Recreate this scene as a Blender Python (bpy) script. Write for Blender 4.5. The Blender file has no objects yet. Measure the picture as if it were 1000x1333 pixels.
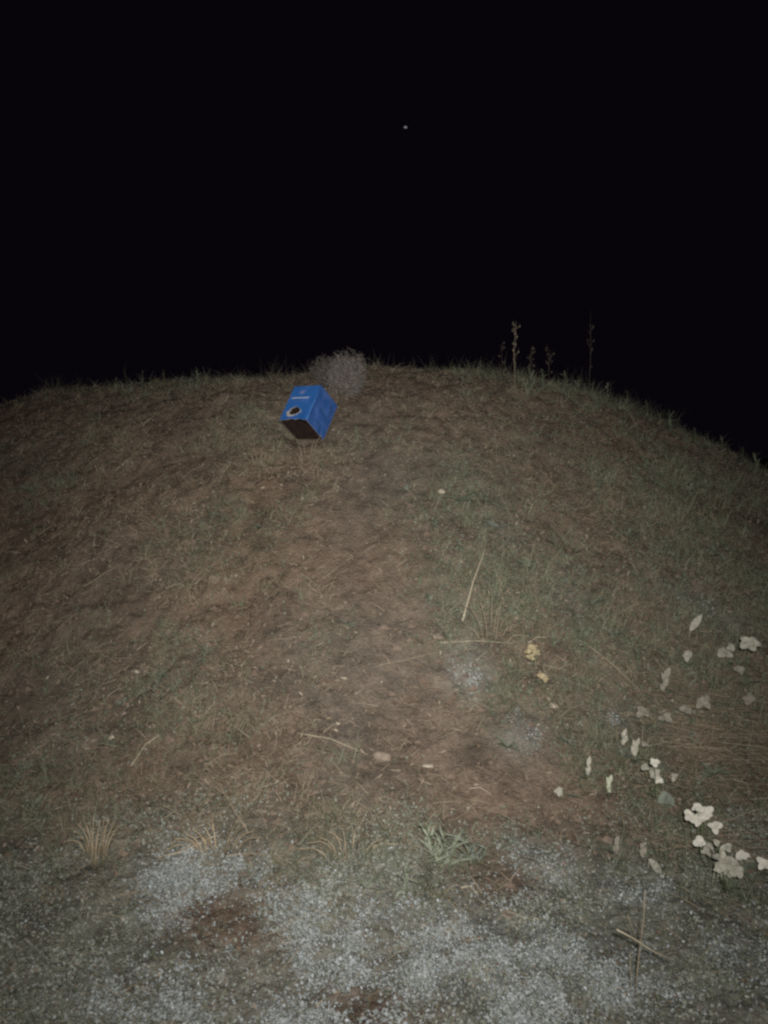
import bpy, math, random
import numpy as np
from mathutils import Vector, Matrix

random.seed(7)
rng = np.random.default_rng(11)
scn = bpy.context.scene
C = scn.collection

# ------------------------------------------------------------------ camera
CAM = Vector((0.0, 0.0, 1.5))
PITCH = math.radians(-4.0)
FPX = 1007.0                      # focal length in photo pixels (1000 wide)
cd = bpy.data.cameras.new('camera')
cd.sensor_fit = 'HORIZONTAL'
cd.sensor_width = 36.0
cd.lens = 36.0 * FPX / 1000.0
cd.clip_start = 0.05
cd.clip_end = 6000.0
cam = bpy.data.objects.new('camera', cd)
C.objects.link(cam)
cam.location = CAM
cam.rotation_euler = (math.pi / 2 + PITCH, 0, 0)
scn.camera = cam
cd.dof.use_dof = True
cd.dof.focus_distance = 4.6
cd.dof.aperture_fstop = 7.0

# ------------------------------------------------------------------ night sky
w = bpy.data.worlds.new('World')
scn.world = w
w.use_nodes = True
wn = w.node_tree.nodes
bg = wn['Background']
bg.inputs['Color'].default_value = (0.62, 0.42, 0.80, 1)
bg.inputs['Strength'].default_value = 0.0034

# ------------------------------------------------------------------ the photographer's flash (the only light of the night)
ld = bpy.data.lights.new('flash', 'POINT')
ld.energy = 1030
ld.color = (1.0, 0.975, 0.94)
ld.shadow_soft_size = 0.03
ld.use_nodes = True                                     # beam profile of the flash: strongest on its axis, falling off with the angle
_n = ld.node_tree.nodes; _l = ld.node_tree.links
def _math(op, a, b=None):
    m = _n.new('ShaderNodeMath'); m.operation = op
    for k, v in enumerate((a, b)):
        if v is None: continue
        if isinstance(v, (int, float)): m.inputs[k].default_value = v
        else: _l.new(v, m.inputs[k])
    return m.outputs[0]
_tc = _n.new('ShaderNodeTexCoord'); _sep = _n.new('ShaderNodeSeparateXYZ')
_l.new(_tc.outputs['Normal'], _sep.inputs[0])
_fwd = _math('MAXIMUM', _math('MULTIPLY', _sep.outputs[2], -1.0), 0.02)
_bx = _math('POWER', _math('DIVIDE', _math('ABSOLUTE', _sep.outputs[0]), _fwd), 2.0)
_by = _math('POWER', _math('DIVIDE', _math('ABSOLUTE', _sep.outputs[1]), _fwd), 2.0)
_arg = _math('ADD', _math('MULTIPLY', _bx, -4.7), _math('MULTIPLY', _by, -2.8))
_l.new(_math('ADD', _math('MULTIPLY', _math('EXPONENT', _arg), .82), _math('MULTIPLY', _fwd, .18)), _n['Emission'].inputs['Strength'])
flash = bpy.data.objects.new('flash', ld)
C.objects.link(flash)
flash.location = (0.06, -0.10, 1.66)
flash.rotation_euler = (math.pi / 2 + math.radians(-0.8), 0, math.radians(0.4))

scn.view_settings.view_transform = 'Standard'
scn.view_settings.look = 'None'
scn.view_settings.exposure = 0.0
scn.view_settings.gamma = 1.0
scn.render.engine = 'CYCLES'
scn.cycles.filter_width = 2.6
scn.cycles.use_denoising = False
scn.cycles.max_bounces = 4

# ------------------------------------------------------------------ helpers
def tag(o, label=None, cat=None, group=None, kind=None):
    if label: o['label'] = label
    if cat: o['category'] = cat
    if group: o['group'] = group
    if kind: o['kind'] = kind
    return o

def empty(name, loc, rz=0.0):
    o = bpy.data.objects.new(name, None)
    C.objects.link(o)
    o.location = loc
    o.rotation_euler = (0, 0, rz)
    o.empty_display_size = 0.05
    return o

def np_mesh(name, V, faces, mats, parent=None, smooth=False, midx=None):
    """V (n,3); faces: list of int arrays (m,k)."""
    me = bpy.data.meshes.new(name)
    V = np.asarray(V, dtype=np.float32)
    me.vertices.add(len(V))
    me.vertices.foreach_set('co', V.ravel())
    faces = [np.asarray(f, dtype=np.int32) for f in faces if len(f)]
    nl = sum(f.size for f in faces)
    nf = sum(len(f) for f in faces)
    me.loops.add(nl)
    me.polygons.add(nf)
    me.loops.foreach_set('vertex_index', np.concatenate([f.ravel() for f in faces]))
    tot = np.concatenate([np.full(len(f), f.shape[1], dtype=np.int32) for f in faces])
    start = np.concatenate([[0], np.cumsum(tot)[:-1]]).astype(np.int32)
    me.polygons.foreach_set('loop_start', start)
    if midx is not None:
        me.polygons.foreach_set('material_index', np.asarray(midx, dtype=np.int32))
    me.polygons.foreach_set('use_smooth', np.full(nf, smooth))
    me.update(calc_edges=True)
    me.validate()
    for m in (mats if isinstance(mats, (list, tuple)) else [mats]):
        me.materials.append(m)
    o = bpy.data.objects.new(name, me)
    C.objects.link(o)
    if parent is not None:
        o.parent = parent
    return o

class MB:
    """collects tubes, ribbons and blobs into one mesh"""
    def __init__(s): s.v = []; s.f = []
    def tube(s, pts, r0, r1, n=5):
        base = len(s.v); m = len(pts)
        pts = [Vector(p) for p in pts]
        for i, p in enumerate(pts):
            d = (pts[min(i + 1, m - 1)] - pts[max(i - 1, 0)])
            d = d.normalized() if d.length > 1e-9 else Vector((0, 0, 1))
            a = d.cross(Vector((0.3, 0.9, 0.2))).normalized(); b = d.cross(a)
            r = r0 + (r1 - r0) * i / (m - 1)
            for k in range(n):
                t = 2 * math.pi * k / n
                s.v.append(p + a * (r * math.cos(t)) + b * (r * math.sin(t)))
        for i in range(m - 1):
            for k in range(n):
                k2 = (k + 1) % n
                s.f.append((base + i * n + k, base + i * n + k2, base + (i + 1) * n + k2, base + (i + 1) * n + k))
        s.f.append(tuple(base + (m - 1) * n + k for k in range(n)))
        s.f.append(tuple(base + k for k in reversed(range(n))))
    def leaf(s, p, d, up, L, W, fold=0.25, curl=0.25, seg=5, shape=0.9):
        """leaf blade starting at p along d, upper side towards up, with a folded midrib"""
        p = Vector(p); d = Vector(d).normalized()
        side = d.cross(Vector(up)).normalized(); n = side.cross(d).normalized()
        base = len(s.v)
        for i in range(seg + 1):
            t = i / seg
            wd = W * (math.sin(math.pi * min(1, t * 0.92 + 0.06)) ** shape)
            c = p + d * (L * t) - n * (curl * L * t * t)
            s.v += [c - side * wd + n * (fold * wd), c, c + side * wd + n * (fold * wd)]
        for i in range(seg):
            a = base + 3 * i
            s.f += [(a, a + 1, a + 4, a + 3), (a + 1, a + 2, a + 5, a + 4)]
    def build(s, name, mat, parent=None, smooth=True, origin=None):
        me = bpy.data.meshes.new(name)
        o = Vector(origin) if origin is not None else Vector((0, 0, 0))
        me.from_pydata([tuple(Vector(v) - o) for v in s.v], [], s.f)
        me.materials.append(mat)
        for p in me.polygons: p.use_smooth = smooth
        ob = bpy.data.objects.new(name, me)
        C.objects.link(ob)
        if parent is not None: ob.parent = parent
        elif origin is not None: ob.location = o
        return ob

# value noise ------------------------------------------------------
_lat = np.random.default_rng(3).random((256, 256))
def vnoise(x, y, seed=0):
    x = np.asarray(x, float) + seed * 37.31; y = np.asarray(y, float) + seed * 11.77
    xi = np.floor(x).astype(int); yi = np.floor(y).astype(int)
    fx = x - xi; fy = y - yi
    fx = fx * fx * (3 - 2 * fx); fy = fy * fy * (3 - 2 * fy)
    a = _lat[xi & 255, yi & 255]; b = _lat[(xi + 1) & 255, yi & 255]
    c = _lat[xi & 255, (yi + 1) & 255]; d = _lat[(xi + 1) & 255, (yi + 1) & 255]
    return (a * (1 - fx) + b * fx) * (1 - fy) + (c * (1 - fx) + d * fx) * fy
def fbm(x, y, f, octv=3, seed=0):
    s = 0.0; a = 1.0; t = 0.0
    for i in range(octv):
        s = s + a * (vnoise(x * f, y * f, seed + i) - 0.5); t += a; a *= 0.5; f *= 2.07
    return s / t

# ------------------------------------------------------------------ the lie of the land
XT = [-5.6, -4.6, -3.6, -3.08, -2.46, -1.85, -1.23, -0.6, 0.0, 0.37, 0.7, 1.23, 1.85, 2.46, 3.08, 3.8, 4.6, 5.6]
HT = [0.0, 0.90, 1.86, 2.08, 2.08, 2.17, 2.19, 2.21, 2.26, 2.29, 2.27, 2.16, 2.03, 1.79, 1.49, 1.07, 0.55, 0.0]
YB = 2.72
def smooth01(t):
    t = np.clip(t, 0, 1); return t * t * (3 - 2 * t)
def mound_base(x, y):
    x = np.asarray(x, float); y = np.asarray(y, float)
    H = (np.interp(x - 0.3, XT, HT) + np.interp(x, XT, HT) + np.interp(x + 0.3, XT, HT)) / 3
    yb = YB + 0.08 * np.sin(x * 1.3 + 0.5) + 0.09 * x * x / (1 + .03 * x * x)
    yc = 6.35 + 0.03 * x * x
    t = (y - yb) / (yc - yb)
    lin = np.log1p(np.exp(np.clip(t * 16, -50, 50))) / 16
    k = 9.0
    g = -np.log(np.exp(-k * np.clip(lin, 0, 6) * 1.16) + math.exp(-k)) / k
    g = g + math.log(1 + math.exp(-k)) / k
    back = 1 - smooth01((y - yc - 0.5) / 4.2)
    return H * np.clip(g, 0, 2) * back
def cam_to_world(cx, cy, cz):
    """camera axes: x right, y up, z forward -> world direction"""
    return Vector((cx, cz * math.cos(PITCH) - cy * math.sin(PITCH), cz * math.sin(PITCH) + cy * math.cos(PITCH)))
def hit(px, py, hf=None):
    """the point of the land seen at a photo pixel"""
    hf = hf or mound_base
    d = cam_to_world((px - 500) / FPX, (666.5 - py) / FPX, 1.0)
    t = np.linspace(1.2, 9.0, 3200)
    X = CAM.x + d.x * t; Y = CAM.y + d.y * t; Z = CAM.z + d.z * t
    below = np.nonzero(Z <= hf(X, Y))[0]
    i = below[0] if len(below) else int(np.argmin(Z - hf(X, Y)))
    return Vector((X[i], Y[i], float(hf(X[i], Y[i]))))

def blobs(spec):
    """list of (pixel, pixel, radius in m, weight) -> field over the land"""
    pts = [(hit(a, b), r, wt) for a, b, r, wt in spec]
    def f(x, y):
        s = np.zeros_like(np.asarray(x, float))
        for p, r, wt in pts:
            s = np.maximum(s, wt * np.exp(-(((x - p.x) ** 2 + ((y - p.y) * 1.0) ** 2) / (r * r))))
        return s
    return f
path_f = blobs([(500, 620, .30, 1), (450, 690, .34, .9), (460, 750, .32, 1), (510, 800, .28, 1), (520, 870, .30, 1), (470, 905, .3, .8),
                (560, 930, .32, 1), (610, 985, .34, 1), (680, 1005, .25, 1), (550, 1010, .30, .8), (450, 1000, .25, .6), (700, 1040, .2, .7)])
green_f = blobs([(600, 650, .45, .9), (690, 610, .3, .4), (640, 760, .42, 1), (600, 800, .3, 1), (700, 800, .45, .9), (760, 860, .4, 1), (860, 640, .7, .8), (900, 740, .6, .9),
                 (960, 690, .6, .9), (800, 940, .35, 1), (860, 900, .4, .9), (950, 960, .4, .9), (900, 1040, .35, .9), (780, 560, .5, .5), (690, 890, .25, .9), (640, 930, .2, .7),
                 (270, 690, .3, .6), (330, 700, .3, .6), (210, 880, .25, .7), (260, 950, .25, .6), (440, 830, .25, .7), (50, 1010, .35, .7), (90, 900, .3, .5),
                 (30, 620, .4, .6), (230, 500, .4, .5), (470, 570, .2, .5), (560, 1100, .25, .9), (620, 1100, .2, .6),
                 (60, 1120, .4, 1), (250, 1140, .35, .8), (420, 1135, .35, .8), (540, 1150, .3, .7), (760, 1180, .4, .8), (900, 1200, .4, .8), (150, 1180, .4, .9), (60, 1260, .4, .8), (340, 560, .3, .4)])
silver_f = blobs([(240, 1160, .22, .9), (300, 1150, .16, .8), (200, 1190, .12, .7), (700, 1130, .14, .8), (680, 1170, .12, .5), (400, 1200, .2, .9), (480, 1180, .2, .8), (440, 1250, .25, .9), (330, 1270, .2, .6), (600, 1210, .2, 1),
                  (670, 1240, .22, 1), (560, 1270, .25, 1), (690, 1300, .2, .9), (430, 1310, .25, .8), (830, 1160, .15, .5), (970, 1260, .2, .5), (880, 1280, .2, .4), (130, 1290, .25, .4), (230, 1310, .22, .5), (770, 1290, .2, .6), (610, 870, .12, .6), (680, 945, .10, .7), (800, 935, .08, .5), (910, 800, .22, .35), (730, 780, .1, .3)])
bare_f = blobs([(295, 1200, .14, 1), (265, 1193, .12, 1), (320, 1215, .09, 1), (660, 1150, .12, 1), (640, 1130, .1, .8), (470, 1325, .14, 1), (545, 1330, .1, .7), (740, 1330, .12, .6), (590, 1230, .06, .6), (690, 1290, .05, .6), (370, 1230, .08, .5)])
dry_f = blobs([(430, 1080, .5, .9), (250, 1085, .35, 1), (330, 1030, .3, .6), (240, 640, .35, .7), (330, 580, .4, .8), (430, 600, .25, .9), (250, 780, .4, .5), (160, 860, .4, .5), (380, 780, .4, .4), (60, 760, .5, .35), (640, 800, .25, .6), (880, 960, .4, .7), (300, 900, .4, .5),
               (130, 1050, .3, .6), (740, 900, .25, .5), (620, 560, .6, .3), (750, 650, .5, .3), (150, 600, .5, .3)])

HOLLOWS = []
def land(x, y):
    """land with its lumps and clods"""
    b = mound_base(x, y)
    p = np.clip(path_f(x, y), 0, 1)
    rough = 1 - 0.55 * p
    flat = smooth01((np.asarray(y) - 1.9) / 1.2) * 0.6 + 0.4
    d = 0.085 * fbm(x, y, 1.3, 2, 1) * flat
    d = d + rough * flat * (0.050 * fbm(x, y, 5.0, 2, 5) + 0.036 * fbm(x, y, 14.0, 2, 8)) + (.35 + .65 * rough) * 0.030 * fbm(x, y, 38.0, 2, 12)
    d = d - 0.03 * p
    for hx, hy, hr, hd in HOLLOWS:                     # small hollow in which the box sits
        d = d - hd * np.exp(-(((x - hx) / hr) ** 2 + ((y - hy) / hr) ** 2))
    edge = 1 - smooth01((np.abs(x) - 5.3) / 0.5)
    return b + d * edge - 0.10 * (1 - edge)

# where the box lies: its three edges, its size and the hollow under it
def box_frame():
    anchor = hit(421, 571, land)
    s = anchor.y / FPX
    U = cam_to_world(37, -2, -23.7); Vv = cam_to_world(-17, -47, -22.6); W = cam_to_world(19, -22, 31.5)
    u = U.normalized(); v = (Vv - u * Vv.dot(u)).normalized(); wv = (W - u * W.dot(u) - v * W.dot(v)).normalized()
    A, B, D = 44 * s, 55 * s, 43 * s
    corner = anchor + Vector((0, 0, -.008))
    TL = corner - u * A - v * B - wv * D
    return corner, TL, u, v, wv, A, B, D
BOX = box_frame()
def dig_hollow():
    corner, TL, u, v, wv, A, B, D = BOX
    for it in range(6):
        for f in (.25, .5, .75, 1.0):
            for g in (0, .15, .4):
                p = corner - u * (A * f) - v * (B * g)
                over = float(land(np.array([p.x]), np.array([p.y]))[0]) - p.z
                if over > -.004 and g == 0 or over > 0: HOLLOWS.append((p.x, p.y, .11, max(.006, over * .8)))
dig_hollow()
BOXC = BOX[1] + BOX[2] * (BOX[5] * .5) + BOX[3] * (BOX[6] * .75) + BOX[4] * (BOX[7] * .55)      # nothing grows inside the box

# ------------------------------------------------------------------ materials
def mat_base(name):
    m = bpy.data.materials.new(name); m.use_nodes = True
    return m, m.node_tree.nodes, m.node_tree.links, m.node_tree.nodes['Principled BSDF']

def simple(name, col, rough=0.8, var=0.25, scale=30.0, bump=0.0, spec=0.2):
    m, n, l, b = mat_base(name)
    tc = n.new('ShaderNodeTexCoord'); no = n.new('ShaderNodeTexNoise')
    no.inputs['Scale'].default_value = scale; no.inputs['Detail'].default_value = 4
    l.new(tc.outputs['Object'], no.inputs['Vector'])
    r = n.new('ShaderNodeValToRGB')
    r.color_ramp.elements[0].position = .3; r.color_ramp.elements[1].position = .7
    r.color_ramp.elements[0].color = tuple(c * (1 - var) for c in col) + (1,)
    r.color_ramp.elements[1].color = tuple(min(1, c * (1 + var)) for c in col) + (1,)
    l.new(no.outputs['Fac'], r.inputs['Fac']); l.new(r.outputs['Color'], b.inputs['Base Color'])
    b.inputs['Roughness'].default_value = rough
    b.inputs['Specular IOR Level'].default_value = spec
    if bump:
        bp = n.new('ShaderNodeBump'); bp.inputs['Strength'].default_value = bump; bp.inputs['Distance'].default_value = 0.004
        l.new(no.outputs['Fac'], bp.inputs['Height']); l.new(bp.outputs['Normal'], b.inputs['Normal'])
    return m

def ramp_island(name, cols, rough=0.7, spec=0.2, trans=0.0):
    """each blade or leaf of the mesh takes its own tone"""
    m, n, l, b = mat_base(name)
    g = n.new('ShaderNodeNewGeometry'); r = n.new('ShaderNodeValToRGB')
    els = r.color_ramp.elements
    while len(els) < len(cols): els.new(0.5)
    for i, c in enumerate(cols):
        els[i].position = i / max(1, len(cols) - 1); els[i].color = tuple(c) + (1,)
    l.new(g.outputs['Random Per Island'], r.inputs['Fac'])
    l.new(r.outputs['Color'], b.inputs['Base Color'])
    b.inputs['Roughness'].default_value = rough
    b.inputs['Specular IOR Level'].default_value = spec
    return m

def soil_material():
    m, n, l, b = mat_base('soil')
    at = n.new('ShaderNodeAttribute'); at.attribute_name = 'soil_tone'
    tc = n.new('ShaderNodeTexCoord')
    n1 = n.new('ShaderNodeTexNoise'); n1.inputs['Scale'].default_value = 55; n1.inputs['Detail'].default_value = 6; n1.inputs['Roughness'].default_value = .7
    n2 = n.new('ShaderNodeTexNoise'); n2.inputs['Scale'].default_value = 9; n2.inputs['Detail'].default_value = 5
    vo = n.new('ShaderNodeTexVoronoi'); vo.inputs['Scale'].default_value = 85
    for t in (n1, n2, vo): l.new(tc.outputs['Object'], t.inputs['Vector'])
    mr = n.new('ShaderNodeMapRange'); mr.inputs['From Min'].default_value = .25; mr.inputs['From Max'].default_value = .75
    mr.inputs['To Min'].default_value = .62; mr.inputs['To Max'].default_value = 1.38
    l.new(n1.outputs['Fac'], mr.inputs['Value'])
    mr2 = n.new('ShaderNodeMapRange'); mr2.inputs['From Min'].default_value = .3; mr2.inputs['From Max'].default_value = .7
    mr2.inputs['To Min'].default_value = .78; mr2.inputs['To Max'].default_value = 1.2
    l.new(n2.outputs['Fac'], mr2.inputs['Value'])
    mul = n.new('ShaderNodeMath'); mul.operation = 'MULTIPLY'
    l.new(mr.outputs[0], mul.inputs[0]); l.new(mr2.outputs[0], mul.inputs[1])
    vm = n.new('ShaderNodeVectorMath'); vm.operation = 'SCALE'
    l.new(at.outputs['Color'], vm.inputs[0]); l.new(mul.outputs[0], vm.inputs['Scale'])
    l.new(vm.outputs[0], b.inputs['Base Color'])
    b.inputs['Roughness'].default_value = .95
    b.inputs['Specular IOR Level'].default_value = .1
    bp = n.new('ShaderNodeBump'); bp.inputs['Strength'].default_value = .9; bp.inputs['Distance'].default_value = .012
    bp2 = n.new('ShaderNodeBump'); bp2.inputs['Strength'].default_value = .5; bp2.inputs['Distance'].default_value = .006
    l.new(n1.outputs['Fac'], bp.inputs['Height'])
    l.new(vo.outputs['Distance'], bp2.inputs['Height']); l.new(bp.outputs['Normal'], bp2.inputs['Normal'])
    l.new(bp2.outputs['Normal'], b.inputs['Normal'])
    return m

M_soil = soil_material()
M_far = simple('dark_meadow_soil', (.09, .085, .05), .95, .3, 4.0)
M_grass = ramp_island('grass_blades', [(.10, .12, .07), (.15, .165, .105), (.20, .205, .14), (.13, .145, .105)])
M_grass2 = ramp_island('tussock_blades', [(.085, .10, .06), (.15, .165, .105), (.22, .225, .155), (.12, .14, .095), (.27, .265, .19)])
M_olive = ramp_island('olive_blades', [(.12, .11, .07), (.20, .185, .12), (.27, .245, .17), (.16, .14, .09)])
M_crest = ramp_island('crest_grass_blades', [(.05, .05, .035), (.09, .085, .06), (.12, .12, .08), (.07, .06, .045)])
M_weedleaf = ramp_island('weed_leaves', [(.09, .11, .075), (.135, .15, .11), (.19, .21, .165), (.12, .13, .085)])
M_flat = ramp_island('flat_ground_leaves', [(.14, .15, .115), (.22, .23, .19), (.29, .30, .255), (.19, .19, .15), (.34, .355, .31)])
M_silver = ramp_island('silvery_leaves', [(.20, .215, .19), (.31, .335, .32), (.25, .27, .25), (.40, .43, .425), (.28, .30, .285), (.33, .35, .36), (.48, .52, .52)], .6, .3)
M_dry = ramp_island('dry_straw', [(.13, .10, .07), (.24, .19, .13), (.30, .25, .18), (.19, .145, .10), (.38, .33, .25)])
M_litter = ramp_island('dead_leaf_litter', [(.08, .055, .04), (.17, .12, .085), (.24, .19, .14), (.14, .09, .06), (.36, .31, .25)])
M_scrap = ramp_island('dry_leaf_scraps', [(.16, .12, .085), (.28, .225, .165), (.21, .16, .115), (.40, .335, .255)])
M_clod = ramp_island('soil_clods', [(.13, .095, .07), (.19, .14, .105), (.23, .175, .135), (.15, .11, .085)], .95, .1)
M_straw = simple('straw_stem', (.31, .255, .18), .8, .25, 60)
M_straw2 = simple('weathered_stem', (.24, .20, .15), .85, .25, 60)
M_strawpale = simple('pale_straw_stem', (.46, .40, .29), .75, .2, 60)
M_tuft = simple('dry_tuft_blade', (.43, .345, .23), .8, .25, 40)
M_twig = ramp_island('grey_twigs', [(.11, .095, .085), (.21, .185, .165), (.28, .25, .225), (.16, .14, .125)], .9)
M_twigd = ramp_island('dark_twigs', [(.07, .06, .05), (.13, .115, .10), (.17, .15, .13)], .9)
M_stemd = simple('dark_dead_stem', (.10, .08, .06), .9, .3, 40)
M_petal = simple('white_petal', (.56, .54, .46), .8, .2, 70)
M_petalc = simple('cream_petal', (.36, .345, .28), .85, .3, 70)
M_petald = simple('faded_petal', (.25, .23, .185), .85, .3, 70)
M_yellow = simple('yellow_petal', (.36, .30, .18), .85, .3, 70)
M_greenstem = simple('green_stem', (.15, .19, .10), .75, .25, 50)
M_leaf1 = simple('leaf_green', (.155, .175, .125), .7, .3, 40, 0, .2)
M_leaf2 = simple('leaf_grey_green', (.19, .21, .17), .7, .3, 40, 0, .2)
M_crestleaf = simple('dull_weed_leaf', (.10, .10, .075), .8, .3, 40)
M_paleweed = simple('pale_weed_leaf', (.24, .26, .195), .7, .3, 40)
M_paleleaf = simple('pale_leaf', (.42, .43, .32), .65, .2, 40)
M_stone = simple('pale_stone', (.46, .40, .31), .85, .25, 60, .5)
M_stone2 = simple('grey_stone', (.245, .20, .155), .9, .3, 60, .6)

# ------------------------------------------------------------------ mound and ground
NX, NY = 800, 640
gx = np.linspace(-5.8, 5.8, NX)
gy = 1.35 + (11.6 - 1.35) * (0.45 * np.linspace(0, 1, NY) + 0.55 * np.linspace(0, 1, NY) ** 2.2)
X, Y = np.meshgrid(gx, gy)
Z = land(X, Y)
Z[0, :] -= .12; Z[-1, :] -= .12
V = np.stack([X, Y, Z], -1).reshape(-1, 3)
ii = np.arange(NX * NY).reshape(NY, NX)
F = np.stack([ii[:-1, :-1], ii[:-1, 1:], ii[1:, 1:], ii[1:, :-1]], -1).reshape(-1, 4)
mound = np_mesh('mound', V, [F], M_soil, smooth=True)
tag(mound, 'high mound of reddish brown earth with a bare trampled strip', 'mound', kind='structure')
gm = np.clip(green_f(X, Y) * (0.75 + 1.2 * fbm(X, Y, 6, 2, 20)), 0, 1)
sm = np.clip(silver_f(X, Y) * 1.1 + .5 * fbm(X, Y, 7, 2, 24) * (silver_f(X, Y) > .15), 0, 1)
pm = np.clip(path_f(X, Y) + .3 * fbm(X, Y, 3, 2, 22), 0, 1)
fl = 1 - smooth01((Y - 2.55) / .4)
brown = np.array([.168, .124, .092]); pathc = np.array([.176, .137, .106]); moss = np.array([.125, .122, .088]); greyc = np.array([.25, .26, .235])
tone = brown + (pathc - brown) * pm[..., None]
tone = tone + (moss - tone) * (0.75 * gm * (1 - pm * .5))[..., None]
tone = tone + (np.array([.165, .168, .135]) - tone) * (fl * .75 * (1 - bare_f(X, Y)))[..., None]
tone = tone + (greyc - tone) * (0.7 * sm)[..., None]
tone = tone + (brown * .95 - tone) * np.clip(1.1 * bare_f(X, Y), 0, .95)[..., None]
mott = 1 + (.55 * fbm(X, Y, 7.5, 3, 33) + .35 * fbm(X, Y, 22, 2, 36)) * (1 - .45 * pm)
tone = tone * mott[..., None]
red = np.clip(fbm(X, Y, 1.7, 2, 30) * 2.2, -1, 1)
tone = tone * (1 + .10 * red[..., None] * np.array([1.0, .3, -.2]))
ca = mound.data.color_attributes.new('soil_tone', 'FLOAT_COLOR', 'POINT')
ca.data.foreach_set('color', np.concatenate([tone.reshape(-1, 3), np.ones((NX * NY, 1))], 1).astype(np.float32).ravel())

def ground_sheet():
    e = [-2500, -600, -150, -40, -12, -6, 6, 12, 40, 150, 600, 2500]
    xs = np.array(e); ys = np.array([-400, -100, -20, -4, 0, 1.3, 11.5, 20, 60, 200, 700, 3000])
    XX, YY = np.meshgrid(xs, ys)
    ZZ = np.full_like(XX, -.03, dtype=float)
    inner = (np.abs(XX) <= 6) & (YY >= 1.3) & (YY <= 11.5)
    ZZ[inner] = -.09
    i2 = np.arange(XX.size).reshape(XX.shape)
    FF = np.stack([i2[:-1, :-1], i2[:-1, 1:], i2[1:, 1:], i2[1:, :-1]], -1).reshape(-1, 4)
    return np_mesh('ground', np.stack([XX, YY, ZZ], -1).reshape(-1, 3), [FF], M_far)
tag(ground_sheet(), 'flat dark meadow ground round the mound', 'ground', kind='structure')

def land1(x, y): return float(land(np.array([x]), np.array([y]))[0])
def on(px, py):
    p = hit(px, py, land)
    return p
def scale_at(p): return p.y / FPX        # metres per photo pixel at that depth

# ------------------------------------------------------------------ scattered plant matter (nobody could count it)
def normals(x, y):
    e = .03
    dx = (land(x + e, y) - land(x - e, y)) / (2 * e); dy = (land(x, y + e) - land(x, y - e)) / (2 * e)
    nrm = np.stack([-dx, -dy, np.ones_like(dx)], -1)
    return nrm / np.linalg.norm(nrm, axis=1, keepdims=True)

def sample(n, dens, x0=-4.2, x1=4.2, y0=1.75, y1=7.2, near=0.0):
    out = []; c = 0
    while c < n:
        m = 60000
        u = rng.random(m)
        y = y0 + (y1 - y0) * (u ** (1 + near)); x = x0 + (x1 - x0) * rng.random(m)
        keep = (rng.random(m) < dens(x, y)) & (np.abs(x) < .62 * y + .35) & (((x - BOXC.x) / .15) ** 2 + ((y - BOXC.y) / .16) ** 2 > 1)
        out.append(np.stack([x[keep], y[keep]], -1)); c += int(keep.sum())
        if len(out) > 60: break
    return np.concatenate(out)[:n]

def blades(name, xy, lmin, lmax, wmin, wmax, lean, mat, up=None, lift=0.0, Ls=None, az=None):
    n = len(xy); x, y = xy[:, 0], xy[:, 1]
    z = land(x, y) + lift
    nr = normals(x, y)
    upv = nr * .4 + np.array([0, 0, .6]) if up is None else nr
    a = rng.random(n) * 2 * np.pi if az is None else az[0] + az[1] * rng.standard_normal(n)
    hd = np.stack([np.cos(a), np.sin(a), np.zeros(n)], -1)
    hd = hd - nr * np.sum(hd * nr, 1, keepdims=True)
    le = lean[0] + (lean[1] - lean[0]) * rng.random(n)[:, None]
    d0 = upv * (1 - le) + hd * le; d0 /= np.linalg.norm(d0, axis=1, keepdims=True)
    L = (lmin + (lmax - lmin) * rng.random(n) ** 1.6)[:, None]
    if Ls is not None: L = L * Ls[:, None]
    W = (wmin + (wmax - wmin) * rng.random(n))[:, None] * .5
    d1 = d0 + hd * (.5 * rng.random(n)[:, None]) - np.array([0, 0, .25]) * rng.random(n)[:, None]
    d1 /= np.linalg.norm(d1, axis=1, keepdims=True)
    b2 = rng.random(n) * 2 * np.pi
    sd = np.cross(d0, np.stack([np.cos(b2), np.sin(b2), .6 * np.ones(n)], -1)); sd /= np.linalg.norm(sd, axis=1, keepdims=True)
    p0 = np.stack([x, y, z - .004], -1)
    p1 = p0 + d0 * L * .55; p2 = p1 + d1 * L * .45
    V = np.stack([p0 - sd * W, p0 + sd * W, p1 - sd * W * .8, p1 + sd * W * .8, p2], 1).reshape(-1, 3)
    i = np.arange(n)[:, None] * 5
    return np_mesh(name, V, [i + np.array([[0, 1, 3, 2]]), i + np.array([[2, 3, 4]])], mat)

def leaves(name, xy, lmin, lmax, asp, hmax, mat, tilt=.6):
    n = len(xy); x, y = xy[:, 0], xy[:, 1]
    z = land(x, y) + hmax * rng.random(n) ** 1.5
    nr = normals(x, y) + tilt * (rng.random((n, 3)) - .5) * 2
    nr /= np.linalg.norm(nr, axis=1, keepdims=True)
    r = rng.standard_normal((n, 3)); d = r - nr * np.sum(r * nr, 1, keepdims=True); d /= np.linalg.norm(d, axis=1, keepdims=True)
    s = np.cross(nr, d)
    L = (lmin + (lmax - lmin) * rng.random(n) ** 1.5)[:, None]; W = L * asp * .5
    p = np.stack([x, y, z], -1)
    V = np.stack([p, p + d * L * .4 - s * W + nr * W * .3, p + d * L * .75 - s * W * .8 + nr * W * .3, p + d * L,
                  p + d * L * .75 + s * W * .8 + nr * W * .3, p + d * L * .4 + s * W + nr * W * .3], 1).reshape(-1, 3)
    i = np.arange(n)[:, None] * 6
    return np_mesh(name, V, [i + np.array([[0, 1, 2, 3]]), i + np.array([[0, 3, 4, 5]])], mat)

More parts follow.
